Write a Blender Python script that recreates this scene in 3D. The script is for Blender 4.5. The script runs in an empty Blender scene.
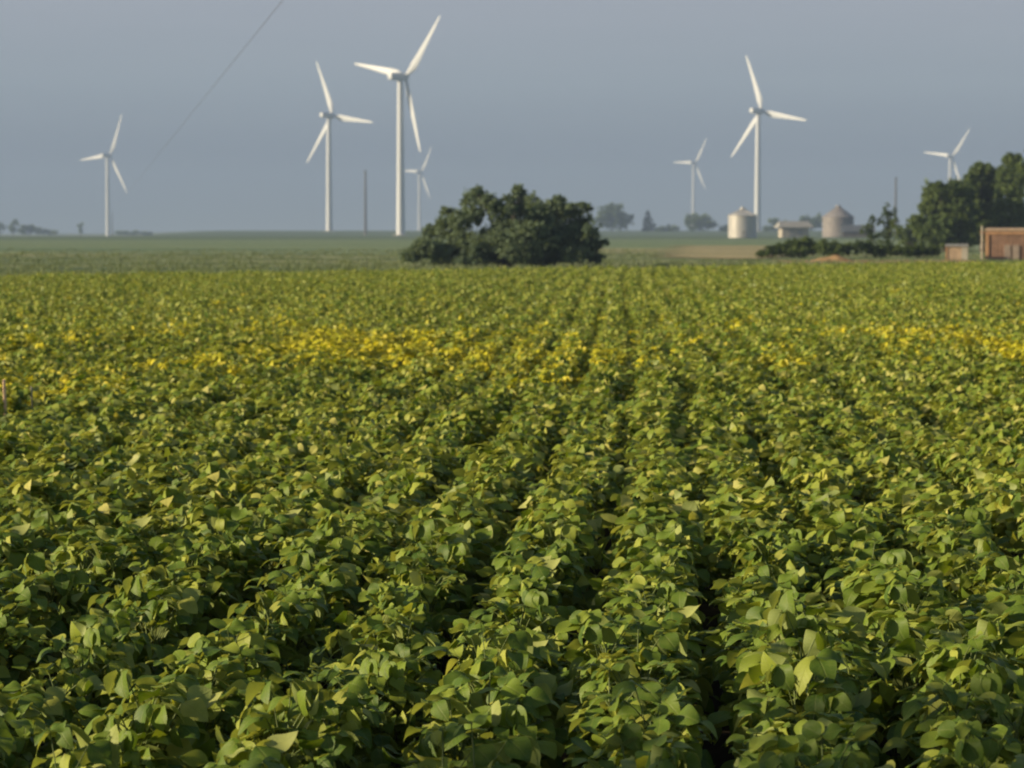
import bpy, math
import numpy as np
from mathutils import Vector, Matrix

rng = np.random.default_rng(7)
R = math.radians
S = bpy.context.scene
COL = S.collection

# ------------------------------------------------------------------ camera
FPX = 1024 * 85 / 36.0
CAM_Z = 2.23
CANOPY = 0.78
PITCH = math.atan((384 - 231) / FPX)
cam_d = bpy.data.cameras.new("camera")
cam_d.lens = 85
cam_d.sensor_width = 36
cam_d.clip_start = 0.1
cam_d.clip_end = 20000
cam_d.dof.use_dof = True
cam_d.dof.focus_distance = 9.5
cam_d.dof.aperture_fstop = 5.6
cam = bpy.data.objects.new("camera", cam_d)
cam.location = (0, 0, CAM_Z)
cam.rotation_euler = (math.pi / 2 - PITCH, 0, 0)
COL.objects.link(cam)
S.camera = cam


def at(px, py, Y):
    """world point at depth Y (metres along +Y) seen at pixel px, py"""
    dx, dy = (px - 512) / FPX, (384 - py) / FPX
    c, s = math.cos(PITCH), math.sin(PITCH)
    fy = c + dy * s
    fz = -s + dy * c
    return Vector((dx / fy * Y, Y, CAM_Z + fz / fy * Y))


def sstep(a, b, x):
    t = np.clip((x - a) / (b - a), 0, 1)
    return t * t * (3 - 2 * t)


def hz(x, y):
    x = np.asarray(x, float)
    y = np.asarray(y, float)
    yy = np.maximum(y, 1)
    side = sstep(-0.165, -0.12, x / yy)
    return side * 2.4 * sstep(1260, 1800, y) - (1 - side) * 3.0 * sstep(900, 2400, y)


# ------------------------------------------------------------------ materials
def new_mat(name):
    m = bpy.data.materials.new(name)
    m.use_nodes = True
    nt = m.node_tree
    return m, nt, nt.nodes["Principled BSDF"]


def N(nt, t, **kw):
    n = nt.nodes.new(t)
    for k, v in kw.items():
        setattr(n, k, v)
    return n


def mixrgb(nt, fac, a, b, blend="MIX"):
    n = N(nt, "ShaderNodeMix", data_type="RGBA", blend_type=blend)
    for sock, v in ((n.inputs["Factor"], fac), (n.inputs["A"], a), (n.inputs["B"], b)):
        if hasattr(v, "links") or hasattr(v, "is_output"):
            nt.links.new(v, sock)
        elif isinstance(v, (tuple, list)):
            sock.default_value = (*v, 1) if len(v) == 3 else v
        else:
            sock.default_value = v
    # colour sockets are the ones with type RGBA
    return n


def cmix(nt, fac, a, b, blend="MIX"):
    n = N(nt, "ShaderNodeMix", data_type="RGBA", blend_type=blend)
    f, A, B = n.inputs[0], n.inputs[6], n.inputs[7]
    for sock, v in ((f, fac), (A, a), (B, b)):
        if isinstance(v, bpy.types.NodeSocket):
            nt.links.new(v, sock)
        elif isinstance(v, (tuple, list)):
            sock.default_value = (*v[:3], 1)
        else:
            sock.default_value = v
    return n.outputs[2]


def ramp(nt, fac, stops):
    n = N(nt, "ShaderNodeValToRGB")
    e = n.color_ramp.elements
    while len(e) < len(stops):
        e.new(0.5)
    for el, (p, c) in zip(e, stops):
        el.position = p
        el.color = (*c, 1) if len(c) == 3 else c
    nt.links.new(fac, n.inputs[0])
    return n.outputs[0]


def noise(nt, scale, detail=4, rough=0.6, vec=None, stretch=None):
    n = N(nt, "ShaderNodeTexNoise")
    n.inputs["Scale"].default_value = scale
    n.inputs["Detail"].default_value = detail
    n.inputs["Roughness"].default_value = rough
    if vec is None:
        tc = N(nt, "ShaderNodeTexCoord")
        vec = tc.outputs["Object"]
    if stretch:
        mp = N(nt, "ShaderNodeMapping")
        mp.inputs["Scale"].default_value = stretch
        nt.links.new(vec, mp.inputs[0])
        vec = mp.outputs[0]
    nt.links.new(vec, n.inputs["Vector"])
    return n.outputs["Fac"]


def attr(nt, name):
    n = N(nt, "ShaderNodeAttribute")
    n.attribute_name = name
    return n


def math_n(nt, op, a, b=None, clamp=False):
    n = N(nt, "ShaderNodeMath", operation=op, use_clamp=clamp)
    for i, v in enumerate((a, b)):
        if v is None:
            continue
        if isinstance(v, bpy.types.NodeSocket):
            nt.links.new(v, n.inputs[i])
        else:
            n.inputs[i].default_value = v
    return n.outputs[0]


def plain(name, col, rough=0.6, metal=0.0, var=0.25, scale=1.0, bump=0.0, spec=0.4):
    m, nt, b = new_mat(name)
    f = noise(nt, scale, 6, 0.65)
    c = ramp(nt, f, [(0.3, tuple(v * (1 - var) for v in col)), (0.7, tuple(min(1, v * (1 + var)) for v in col))])
    nt.links.new(c, b.inputs["Base Color"])
    b.inputs["Roughness"].default_value = rough
    b.inputs["Metallic"].default_value = metal
    b.inputs["Specular IOR Level"].default_value = spec
    if bump:
        bn = N(nt, "ShaderNodeBump")
        bn.inputs["Strength"].default_value = bump
        nt.links.new(f, bn.inputs["Height"])
        nt.links.new(bn.outputs[0], b.inputs["Normal"])
    return m


def leaf_shader(nt, b, col, trans=0.3, rough=0.5, spec=0.35, trans_tint=(1.25, 1.15, 0.5)):
    """reflecting leaf surface plus light coming through the blade"""
    out = nt.nodes["Material Output"]
    nt.links.new(col, b.inputs["Base Color"])
    b.inputs["Roughness"].default_value = rough
    b.inputs["Specular IOR Level"].default_value = spec
    tr = N(nt, "ShaderNodeBsdfTranslucent")
    tc = cmix(nt, 1.0, col, trans_tint, "MULTIPLY")
    nt.links.new(tc, tr.inputs["Color"])
    mx = N(nt, "ShaderNodeMixShader")
    mx.inputs[0].default_value = trans
    nt.links.new(b.outputs[0], mx.inputs[1])
    nt.links.new(tr.outputs[0], mx.inputs[2])
    nt.links.new(mx.outputs[0], out.inputs["Surface"])


def soy_leaf_mat():
    m, nt, b = new_mat("soybean_leaf")
    tint = attr(nt, "tint").outputs["Fac"]
    yel = attr(nt, "yellowing").outputs["Fac"]
    uv = attr(nt, "blade").outputs["Vector"]
    sep = N(nt, "ShaderNodeSeparateXYZ")
    nt.links.new(uv, sep.inputs[0])
    u, v = sep.outputs[0], sep.outputs[1]
    base = ramp(nt, tint, [(0.0, (0.048, 0.108, 0.012)), (0.45, (0.168, 0.245, 0.024)),
                           (0.78, (0.345, 0.385, 0.058)), (1.0, (0.54, 0.51, 0.16))])
    # side veins run up and outwards from the midrib
    au = math_n(nt, "ABSOLUTE", u)
    ph = math_n(nt, "SUBTRACT", math_n(nt, "MULTIPLY", v, 7.0), math_n(nt, "MULTIPLY", au, 2.2))
    fr = math_n(nt, "ABSOLUTE", math_n(nt, "SUBTRACT", math_n(nt, "FRACT", ph), 0.5))
    vein = math_n(nt, "MULTIPLY", math_n(nt, "SUBTRACT", fr, 0.40, True), 10.0, True)
    mid = math_n(nt, "SUBTRACT", 1.0, math_n(nt, "MULTIPLY", au, 12.0), True)
    veins = math_n(nt, "MAXIMUM", math_n(nt, "MULTIPLY", vein, 0.5), mid)
    tcoord = N(nt, "ShaderNodeTexCoord").outputs["Object"]
    mott = noise(nt, 45, 4, 0.6, tcoord)
    base = cmix(nt, math_n(nt, "MULTIPLY", math_n(nt, "SUBTRACT", mott, 0.45, True), 1.2, True), base, (0.20, 0.25, 0.03))
    base = cmix(nt, math_n(nt, "MULTIPLY", veins, 0.35), base, (0.24, 0.27, 0.075))
    ycol = ramp(nt, tint, [(0.0, (0.42, 0.42, 0.014)), (0.6, (0.64, 0.58, 0.02)), (1.0, (0.74, 0.62, 0.05))])
    base = cmix(nt, yel, base, ycol)
    geo = N(nt, "ShaderNodeNewGeometry")
    under = cmix(nt, 0.6, base, (0.33, 0.38, 0.14))
    col = cmix(nt, geo.outputs["Backfacing"], base, under)
    bn = N(nt, "ShaderNodeBump")
    bn.inputs["Strength"].default_value = 0.35
    bn.inputs["Distance"].default_value = 0.003
    nt.links.new(math_n(nt, "SUBTRACT", math_n(nt, "MULTIPLY", mott, 0.6), veins), bn.inputs["Height"])
    nt.links.new(bn.outputs[0], b.inputs["Normal"])
    leaf_shader(nt, b, col, 0.30, 0.55, 0.34)
    return m


def crown_mat(name, dark, light, trans=0.36):
    m, nt, b = new_mat(name)
    tint = attr(nt, "tint").outputs["Fac"]
    col = ramp(nt, tint, [(0.0, dark), (1.0, light)])
    leaf_shader(nt, b, col, trans, 0.65, 0.15)
    return m


def white_paint():
    m, nt, b = new_mat("turbine_white_paint")
    f = noise(nt, 0.25, 5, 0.6, stretch=(1, 1, 0.12))
    c = ramp(nt, f, [(0.3, (0.53, 0.56, 0.60)), (0.75, (0.60, 0.63, 0.68))])
    nt.links.new(c, b.inputs["Base Color"])
    b.inputs["Roughness"].default_value = 0.42
    b.inputs["Specular IOR Level"].default_value = 0.35
    return m


def metal_sheet():
    m, nt, b = new_mat("galvanised_sheet")
    f = noise(nt, 0.5, 6, 0.65, stretch=(1, 1, 0.3))
    c = ramp(nt, f, [(0.3, (0.52, 0.51, 0.49)), (0.7, (0.68, 0.66, 0.62))])
    nt.links.new(c, b.inputs["Base Color"])
    b.inputs["Metallic"].default_value = 0.6
    b.inputs["Roughness"].default_value = 0.5
    return m


def ground_mat(name, stops, scale, stretch=None, bump=0.0, fine=None):
    m, nt, b = new_mat(name)
    f = noise(nt, scale, 8, 0.7, stretch=stretch)
    c = ramp(nt, f, stops)
    if fine:
        f2 = noise(nt, fine, 5, 0.7)
        c = cmix(nt, 0.6, c, ramp(nt, f2, [(0.25, (0.35, 0.35, 0.35)), (0.75, (1.3, 1.3, 1.3))]), "MULTIPLY")
    nt.links.new(c, b.inputs["Base Color"])
    b.inputs["Roughness"].default_value = 0.95
    b.inputs["Specular IOR Level"].default_value = 0.1
    if bump:
        bn = N(nt, "ShaderNodeBump")
        bn.inputs["Strength"].default_value = bump
        nt.links.new(f, bn.inputs["Height"])
        nt.links.new(bn.outputs[0], b.inputs["Normal"])
    return m


M = {
    "leaf": soy_leaf_mat(),
    "stem": plain("soybean_stem", (0.11, 0.15, 0.04), 0.7, scale=20),
    "white": white_paint(),
    "metal": metal_sheet(),
    "dull_metal": plain("weathered_pinkish_sheet", (0.27, 0.25, 0.245), 0.6, 0.2, scale=0.5, var=0.2),
    "bark": plain("bark", (0.055, 0.05, 0.04), 0.9, scale=3, bump=0.5, var=0.4),
    "bush": crown_mat("thicket_leaf", (0.080, 0.125, 0.092), (0.21, 0.275, 0.16)),
    "tree": crown_mat("tree_leaf", (0.055, 0.095, 0.036), (0.185, 0.245, 0.075)),
    "shrub": crown_mat("shrub_leaf", (0.03, 0.06, 0.016), (0.11, 0.15, 0.035)),
    "conifer": crown_mat("conifer_needle", (0.018, 0.032, 0.016), (0.05, 0.075, 0.03)),
    "dark_steel": plain("weathered_pole_steel", (0.07, 0.07, 0.075), 0.6, scale=1.5),
    "wire": plain("aluminium_wire", (0.08, 0.08, 0.085), 0.6),
    "stake": plain("raw_pine_stake", (0.74, 0.50, 0.34), 0.8, scale=30, var=0.15),
    "pale_stake": plain("weathered_stake", (0.45, 0.40, 0.30), 0.85, scale=30, var=0.15),
    "red_wall": plain("red_brown_board", (0.25, 0.15, 0.10), 0.85, scale=1.3, var=0.3),
    "trim": plain("bare_orange_timber", (0.38, 0.215, 0.11), 0.8, scale=2, var=0.2),
    "roof_tan": plain("tan_roof_sheet", (0.42, 0.30, 0.20), 0.7, scale=1.5, var=0.2),
    "dull_door": plain("dull_grey_board", (0.25, 0.20, 0.165), 0.9, scale=2, var=0.3),
    "pale_wall": plain("pale_concrete", (0.36, 0.33, 0.28), 0.9, scale=2, var=0.2),
    "box_wall": plain("brown_board", (0.36, 0.26, 0.18), 0.85, scale=2, var=0.3),
    "grey_roof": plain("weathered_roof_sheet", (0.27, 0.265, 0.25), 0.6, scale=0.8, var=0.15),
    "dark_roof": plain("dark_roof_sheet", (0.075, 0.085, 0.10), 0.6, scale=0.8, var=0.2),
    "dark_open": plain("dark_boards", (0.06, 0.055, 0.05), 0.9, scale=1, var=0.3),  # dark base colour of the low shed's walls
    "concrete": plain("foundation_concrete", (0.36, 0.33, 0.29), 0.9, scale=0.8, var=0.2),
}

# ------------------------------------------------------------------ helpers
def tag(o, label=None, cat=None, group=None, kind=None):
    for k, v in (("label", label), ("category", cat), ("group", group), ("kind", kind)):
        if v:
            o[k] = v
    return o


def empty(name, loc, rz=0.0):
    o = bpy.data.objects.new(name, None)
    o.location = loc
    o.rotation_euler = (0, 0, rz)
    o.empty_display_size = 0.3
    COL.objects.link(o)
    return o


def np_mesh(name, verts, faces, attrs=None, mat=None, smooth=True):
    """faces: an (n,k) int array or list of such arrays"""
    if not isinstance(faces, list):
        faces = [faces]
    me = bpy.data.meshes.new(name)
    verts = np.ascontiguousarray(verts, np.float32)
    me.vertices.add(len(verts))
    me.vertices.foreach_set("co", verts.ravel())
    loops = np.concatenate([f.ravel() for f in faces]).astype(np.int32)
    sizes = np.concatenate([np.full(len(f), f.shape[1]) for f in faces]).astype(np.int32)
    starts = np.concatenate([[0], np.cumsum(sizes)[:-1]]).astype(np.int32)
    me.loops.add(len(loops))
    me.loops.foreach_set("vertex_index", loops)
    me.polygons.add(len(sizes))
    me.polygons.foreach_set("loop_start", starts)
    me.update(calc_edges=True)
    me.polygons.foreach_set("use_smooth", np.full(len(sizes), smooth))
    for k, a in (attrs or {}).items():
        a = np.ascontiguousarray(a, np.float32)
        if a.ndim == 1:
            at_ = me.attributes.new(k, "FLOAT", "POINT")
            at_.data.foreach_set("value", a)
        else:
            at_ = me.attributes.new(k, "FLOAT_VECTOR", "POINT")
            at_.data.foreach_set("vector", a.ravel())
    if mat:
        me.materials.append(mat)
    me.validate()
    return me


def link(name, me, parent=None, loc=None):
    o = bpy.data.objects.new(name, me)
    if parent:
        o.parent = parent
    if loc is not None:
        o.location = loc
    COL.objects.link(o)
    return o


class MB:
    def __init__(self):
        self.v, self.f = [], []

    def add(self, vs, fs):
        n = len(self.v)
        self.v += [tuple(p) for p in vs]
        self.f += [tuple(i + n for i in q) for q in fs]

    def box(self, c, s, rot=None):
        cx, cy, cz = c
        hx, hy, hz_ = s[0] / 2, s[1] / 2, s[2] / 2
        vs = [Vector((x * hx, y * hy, z * hz_)) for z in (-1, 1) for y in (-1, 1) for x in (-1, 1)]
        if rot:
            vs = [rot @ p for p in vs]
        vs = [p + Vector(c) for p in vs]
        self.add(vs, [(0, 2, 3, 1), (4, 5, 7, 6), (0, 1, 5, 4), (2, 6, 7, 3), (0, 4, 6, 2), (1, 3, 7, 5)])

    def tube(self, pts, rads, n=8, cap=True):
        pts = [Vector(p) for p in pts]
        rings = []
        for i, p in enumerate(pts):
            d = (pts[min(i + 1, len(pts) - 1)] - pts[max(i - 1, 0)]).normalized()
            a = d.orthogonal().normalized() if abs(d.z) < 0.95 else Vector((1, 0, 0))
            a = (a - d * a.dot(d)).normalized()
            b = d.cross(a)
            rings.append([p + (a * math.cos(t) + b * math.sin(t)) * rads[i]
                          for t in (2 * math.pi * k / n for k in range(n))])
        base = len(self.v)
        for r in rings:
            self.v += [tuple(p) for p in r]
        for i in range(len(rings) - 1):
            for k in range(n):
                a0 = base + i * n + k
                a1 = base + i * n + (k + 1) % n
                self.f.append((a0, a1, a1 + n, a0 + n))
        if cap:
            self.f.append(tuple(base + k for k in range(n))[::-1])
            self.f.append(tuple(base + (len(rings) - 1) * n + k for k in range(n)))

    def lathe(self, prof, n=32):
        """profile [(r,z)...] about Z"""
        self.tube([(0, 0, z) for r, z in prof], [r for r, z in prof], n)

    def build(self, name, mat, parent=None, smooth=False, angle=None, loc=None):
        me = bpy.data.meshes.new(name)
        me.from_pydata(self.v, [], self.f)
        me.materials.append(mat)
        if smooth:
            me.polygons.foreach_set("use_smooth", [True] * len(me.polygons))
            if angle:
                me.set_sharp_from_angle(angle=R(angle))
        me.update()
        return link(name, me, parent, loc)


def children(o):
    return [c for c in bpy.data.objects if c.parent == o]


# ------------------------------------------------------------------ soybean plants
def leaflet_template(nx, ny):
    t = np.linspace(0, 1, ny)
    s = np.linspace(-1, 1, nx)
    w = np.sin(np.pi * np.clip(t, 0, 1) ** 0.82) ** 0.66
    w[0] = 0.08
    w[-1] = 0.03
    T, Sg = np.meshgrid(t, s, indexing="ij")
    Wd = np.repeat(w[:, None], nx, 1)
    idx = np.arange(nx * ny).reshape(ny, nx)
    q = np.stack([idx[:-1, :-1], idx[:-1, 1:], idx[1:, 1:], idx[1:, :-1]], -1).reshape(-1, 4)
    return T.ravel(), Sg.ravel(), Wd.ravel(), q


def kite_template():
    T = np.array([0, 0.42, 0.42, 1.0])
    Sg = np.array([0.0, -1, 1, 0])
    Wd = np.array([1.0, 1, 1, 1])
    q = np.array([[0, 2, 3], [0, 3, 1]])
    return T, Sg, Wd, q


def norm(a):
    return a / np.maximum(np.linalg.norm(a, axis=-1, keepdims=True), 1e-9)


def leaflets(points, dirs, ups, L, W, fold, droop, wave, tpl):
    T, Sg, Wd, q = tpl
    d = norm(dirs)
    r = norm(np.cross(d, ups))
    n = np.cross(r, d)
    m = len(points)
    x = Sg[None] * Wd[None] * W[:, None] * 0.5
    y = T[None] * L[:, None]
    z = (np.abs(x) ** 1.45) * fold[:, None] * 4.2 - droop[:, None] * (T[None] ** 2) * L[:, None]
    z = z + wave[:, None] * np.sin(T[None] * 7 + Sg[None] * 2.2) * 0.006 * np.abs(Sg[None])
    y = y * (1 - 0.25 * droop[:, None] * T[None])
    P = points[:, None] + x[..., None] * r[:, None] + y[..., None] * d[:, None] + z[..., None] * n[:, None]
    F = (q[None] + (np.arange(m) * len(T))[:, None, None]).reshape(-1, q.shape[1])
    uvw = np.stack([np.broadcast_to(Sg * Wd, (m, len(T))), np.broadcast_to(T, (m, len(T))), np.zeros((m, len(T)))], -1)
    return P.reshape(-1, 3), F, uvw.reshape(-1, 3)


def soy_plant(g, n_tri, tpl, size=1.0, pale=1.7):
    """one plant, base at the origin: leaf arrays plus a petiole list"""
    pts, dirs, ups, Ls = [], [], [], []
    pets = []
    az = g.uniform(0, 6.28)
    for i in range(n_tri):
        f = (i + 0.5) / n_tri
        h = 0.24 + 0.37 * f ** 0.8 + g.normal(0, 0.02)
        az += 2.4 + g.normal(0, 0.5)
        # leaves reach out into the open furrow more than along the row
        if abs(math.cos(az)) < 0.35 and g.random() < 0.5:
            az += 0.8
        br = g.uniform(0.0, 0.07) * (1.1 - 0.5 * f)
        base = np.array([math.cos(az) * br, math.sin(az) * br, h])
        el = R(g.uniform(25, 62) + 14 * f)
        pl = g.uniform(0.10, 0.20) * (1.05 - 0.30 * f)
        tip = base + pl * np.array([math.cos(az) * math.cos(el), math.sin(az) * math.cos(el), math.sin(el)])
        tip[0] *= 1.02
        tip[2] = min(tip[2], 0.775 + g.uniform(-0.06, 0.03)) - 0.95 * max(0.0, abs(tip[0]) - 0.115)
        pets.append((base, tip))
        a0 = az + g.normal(0, 0.35)
        sz = g.uniform(0.78, 1.15) * (0.82 if f > 0.88 else 1.0)
        pitch0 = R(g.normal(-8, 17))
        lean = np.array([g.normal(-0.36, 0.34), g.normal(0.0, 0.22), 0])
        for k, da in ((0, 0.0), (1, 1.35), (-1, -1.35)):
            a = a0 + da + g.normal(0, 0.2)
            pit = pitch0 + R(g.normal(0, 13))
            d = np.array([math.cos(a) * math.cos(pit), math.sin(a) * math.cos(pit), math.sin(pit)])
            off = np.array([math.cos(a0), math.sin(a0), 0]) * (0.022 if k == 0 else 0.0)
            up = np.array([0, 0, 1.0]) + lean + np.array([g.normal(0, 0.34), g.normal(0, 0.24), 0])
            if g.random() < 0.07:      # turned over by the wind
                up = -up + np.array([-0.6, -0.3, 0.5])
            pts.append(tip + off)
            dirs.append(d)
            ups.append(up)
            Ls.append(0.089 * sz * g.uniform(0.88, 1.1) * size)
    pts, dirs, ups, Ls = map(np.array, (pts, dirs, ups, Ls))
    m = len(pts)
    W = Ls * g.uniform(0.70, 0.92, m)
    P, F, uvw = leaflets(pts, dirs, ups, Ls, W, g.uniform(0.0, 0.28, m) * np.where(g.random(m) < 0.15, -1, 1),
                         g.uniform(0.0, 0.75, m), g.uniform(0.3, 1.3, m), tpl)
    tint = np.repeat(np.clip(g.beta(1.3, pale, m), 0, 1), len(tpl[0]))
    return P, F, uvw, tint, pets


NEAR_T = leaflet_template(5, 9)
MID_T = leaflet_template(3, 5)
FAR_T = kite_template()
ROW_A = math.atan((646 - 512) / FPX)
ROW_S, PLANT_S = 0.53, 0.18
ru = np.array([math.sin(ROW_A), math.cos(ROW_A)])
rv = np.array([math.cos(ROW_A), -math.sin(ROW_A)])
ROW_OFF = -0.105


def edge_y(x):
    return 100 + 0.87 * x


# all plants of the field that the picture, or one a step aside, could show
rows, alongs = np.meshgrid(np.arange(-80, 80), np.arange(10, 780), indexing="ij")
rows, alongs = rows.ravel(), alongs.ravel()
vv = rows * ROW_S + ROW_OFF + rng.normal(0, 0.045, len(rows))
vv += 0.30 * np.sin(alongs * PLANT_S * 0.05 + 0.4) - 0.12
vv += 0.035 * np.sin(alongs * PLANT_S * 0.55 + rows * 1.7) + 0.02 * np.sin(alongs * PLANT_S * 1.9 + rows * 4.1)
uu = alongs * PLANT_S + rng.normal(0, 0.05, len(rows))
PX = ru[0] * uu + rv[0] * vv
PY = ru[1] * uu + rv[1] * vv
keep = (np.abs(PX) < 0.2117 * PY + 2.6) & (PY > 3.2) & (PY < edge_y(PX) + rng.normal(0, 0.5, len(PX)))
keep &= rng.random(len(PX)) > 0.035
PX, PY = PX[keep], PY[keep]


def wob(x, y, f, seed):
    """cheap smooth noise, -1..1"""
    g = np.random.default_rng(seed)
    s = 0
    for k in range(5):
        a = g.uniform(0, 6.28)
        w = f * g.uniform(0.6, 1.9)
        s = s + np.sin((x * math.cos(a) + y * math.sin(a)) * w + g.uniform(0, 6.28))
    return s / 5 * 1.5


HS = 1.0 + 0.07 * wob(PX, PY, 1.1, 1) + 0.045 * wob(PX, PY, 4.5, 2) + rng.normal(0, 0.05, len(PX))
HS *= 1 + 0.02 * wob(PX, PY, 0.3, 6)
WX = np.clip(1.04 + 0.20 * wob(PX, PY * 0.7, 1.3, 8) + 0.14 * wob(PX, PY, 4.0, 9), 0.68, 1.4)
SPX = 512 + PX / PY * FPX
SPY = 231 + 3506 / PY
# the belt of yellowed plants, in the ground plane
yc = np.interp(SPX, [-100, 0, 150, 330, 420, 560, 700, 860, 940, 1024, 1200], [372, 362, 344, 337, 346, 346, 337, 322, 326, 342, 356])
sg = np.interp(SPX, [0, 300, 460, 700, 860, 1024], [20, 20, 17, 16, 7, 8])
amp = np.interp(SPX, [0, 200, 300, 400, 470, 600, 700, 760, 860, 900, 1024], [1.0, 1.0, 1.0, 0.95, 0.5, 0.42, 0.30, 0.08, 0.05, 0.6, 0.8])
yprob = amp * np.exp(-((SPY - yc) / sg) ** 2) * np.clip(0.72 + 1.5 * wob(PX, PY * 0.6, 1.1, 3), 0.05, 1.6)
yprob += 0.09 * np.exp(-((SPY - 335) / 30) ** 2)
YEL = np.where(rng.random(len(PX)) < yprob, rng.uniform(0.5, 1.0, len(PX)), np.clip(rng.normal(0.0, 0.05, len(PX)), 0, 1))
ROTZ = rng.normal(0, 0.35, len(PX)) - ROW_A + np.where(rng.random(len(PX)) < 0.2, 3.14, 0)

order = np.argsort(PY)
inframe = (np.abs(SPX - 512) < 545) & (SPY < 815)
ind = [i for i in order if inframe[i]][:298]
is_ind = np.zeros(len(PX), bool)
is_ind[ind] = True
D_NEAR = max(PY[i] for i in ind)
print("individual plants reach", D_NEAR, "total plants", len(PX))

# prototypes of the nearest plants
protos = []
for k in range(16):
    P, F, uvw, tint, pets = soy_plant(np.random.default_rng(100 + k), 28, NEAR_T, 1.0, 2.3)  # leaf tints set darker here than farther out, standing in for shade
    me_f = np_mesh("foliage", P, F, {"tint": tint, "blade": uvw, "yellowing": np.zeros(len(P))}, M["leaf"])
    mb = MB()
    g = np.random.default_rng(300 + k)
    mb.tube([(0, 0, -0.02), (g.normal(0, .01), g.normal(0, .01), 0.3), (g.normal(0, .015), g.normal(0, .015), 0.62)],
            [0.006, 0.005, 0.003], 6)
    for a, b in pets:
        mid = (a + b) / 2 + np.array([0, 0, 0.008])
        mb.tube([(0, 0, max(0.05, a[2] - 0.06)), a, mid, b], [0.003, 0.0026, 0.0022, 0.0018], 4, cap=False)
    me_s = bpy.data.meshes.new("stem")
    me_s.from_pydata(mb.v, [], mb.f)
    me_s.materials.append(M["stem"])
    me_s.polygons.foreach_set("use_smooth", [True] * len(me_s.polygons))
    protos.append((P, F, uvw, tint, me_f, me_s))

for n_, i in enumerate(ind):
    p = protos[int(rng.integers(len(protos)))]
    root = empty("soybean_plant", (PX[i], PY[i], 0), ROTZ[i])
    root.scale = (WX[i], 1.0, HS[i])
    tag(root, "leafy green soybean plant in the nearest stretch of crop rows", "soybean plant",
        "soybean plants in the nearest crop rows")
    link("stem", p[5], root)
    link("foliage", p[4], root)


def scatter(idx, protos_, width_scale=1.0):
    Vs, Fs, As, Ts, Ys = [], [], [], [], []
    n0 = 0
    which = rng.integers(len(protos_), size=len(idx))
    for k, (P, F, uvw, tint) in enumerate(protos_):
        ids = idx[which == k]
        if not len(ids):
            continue
        c, s = np.cos(ROTZ[ids]), np.sin(ROTZ[ids])
        ws = width_scale
        lx = P[None, :, 0] * WX[ids][:, None]
        X = (lx * c[:, None] - P[None, :, 1] * s[:, None]) * ws + PX[ids][:, None]
        Y = (lx * s[:, None] + P[None, :, 1] * c[:, None]) * ws + PY[ids][:, None]
        Z = P[None, :, 2] * HS[ids][:, None]
        V = np.stack([X, Y, Z], -1).reshape(-1, 3)
        Vs.append(V)
        Fs.append((F[None] + (np.arange(len(ids)) * len(P))[:, None, None] + n0).reshape(-1, F.shape[1]))
        n0 += len(V)
        As.append(np.broadcast_to(uvw[None], (len(ids), *uvw.shape)).reshape(-1, 3))
        Ts.append(np.broadcast_to(tint[None], (len(ids), len(tint))).ravel())
        # only some leaves of a yellowed plant have turned fully
        yl = YEL[ids][:, None] * np.clip(0.72 + 0.7 * tint[None], 0, 1)
        Ys.append(yl.ravel())
    return np.concatenate(Vs), np.concatenate(Fs), np.concatenate(As), np.concatenate(Ts), np.concatenate(Ys)


D_MID = 36.0
rest_near = np.where(~is_ind & (PY <= D_NEAR))[0]
rest_mid = np.where(~is_ind & (PY > D_NEAR) & (PY <= D_MID))[0]
rest_far = np.where(PY > D_MID)[0]
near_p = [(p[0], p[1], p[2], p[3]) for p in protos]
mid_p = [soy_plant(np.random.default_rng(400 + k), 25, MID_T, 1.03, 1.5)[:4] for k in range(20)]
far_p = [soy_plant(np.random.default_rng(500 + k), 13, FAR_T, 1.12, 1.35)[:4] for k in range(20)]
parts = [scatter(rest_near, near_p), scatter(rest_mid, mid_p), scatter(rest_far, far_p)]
off, Vv, Ff, Aa, Tt, Yy = 0, [], [], [], [], []
for V, F, A, T, Yl in parts:
    Vv.append(V); Ff.append(F + off); Aa.append(A); Tt.append(T); Yy.append(Yl)
    off += len(V)
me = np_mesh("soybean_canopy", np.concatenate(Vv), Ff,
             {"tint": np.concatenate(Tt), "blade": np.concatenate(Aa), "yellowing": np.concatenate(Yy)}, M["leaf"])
canopy = link("soybean_canopy", me)
tag(canopy, "soybean crop in long rows with a yellowed belt filling the field", "crop", kind="stuff")
del Vv, Ff, Aa, Tt, Yy, parts

# ------------------------------------------------------------------ ground
def grid(name, xs_of_y, ys, mat, dz=0.0, kind="structure"):
    ys = np.asarray(ys, float)
    X = np.stack([xs_of_y(y) for y in ys])
    Y = np.repeat(ys[:, None], X.shape[1], 1)
    Z = hz(X, Y) + dz
    idx = np.arange(X.size).reshape(X.shape)
    q = np.stack([idx[:-1, :-1], idx[:-1, 1:], idx[1:, 1:], idx[1:, :-1]], -1).reshape(-1, 4)
    me = np_mesh(name, np.stack([X, Y, Z], -1).reshape(-1, 3), q, None, mat)
    o = link(name, me)
    o["kind"] = kind
    return o


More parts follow.
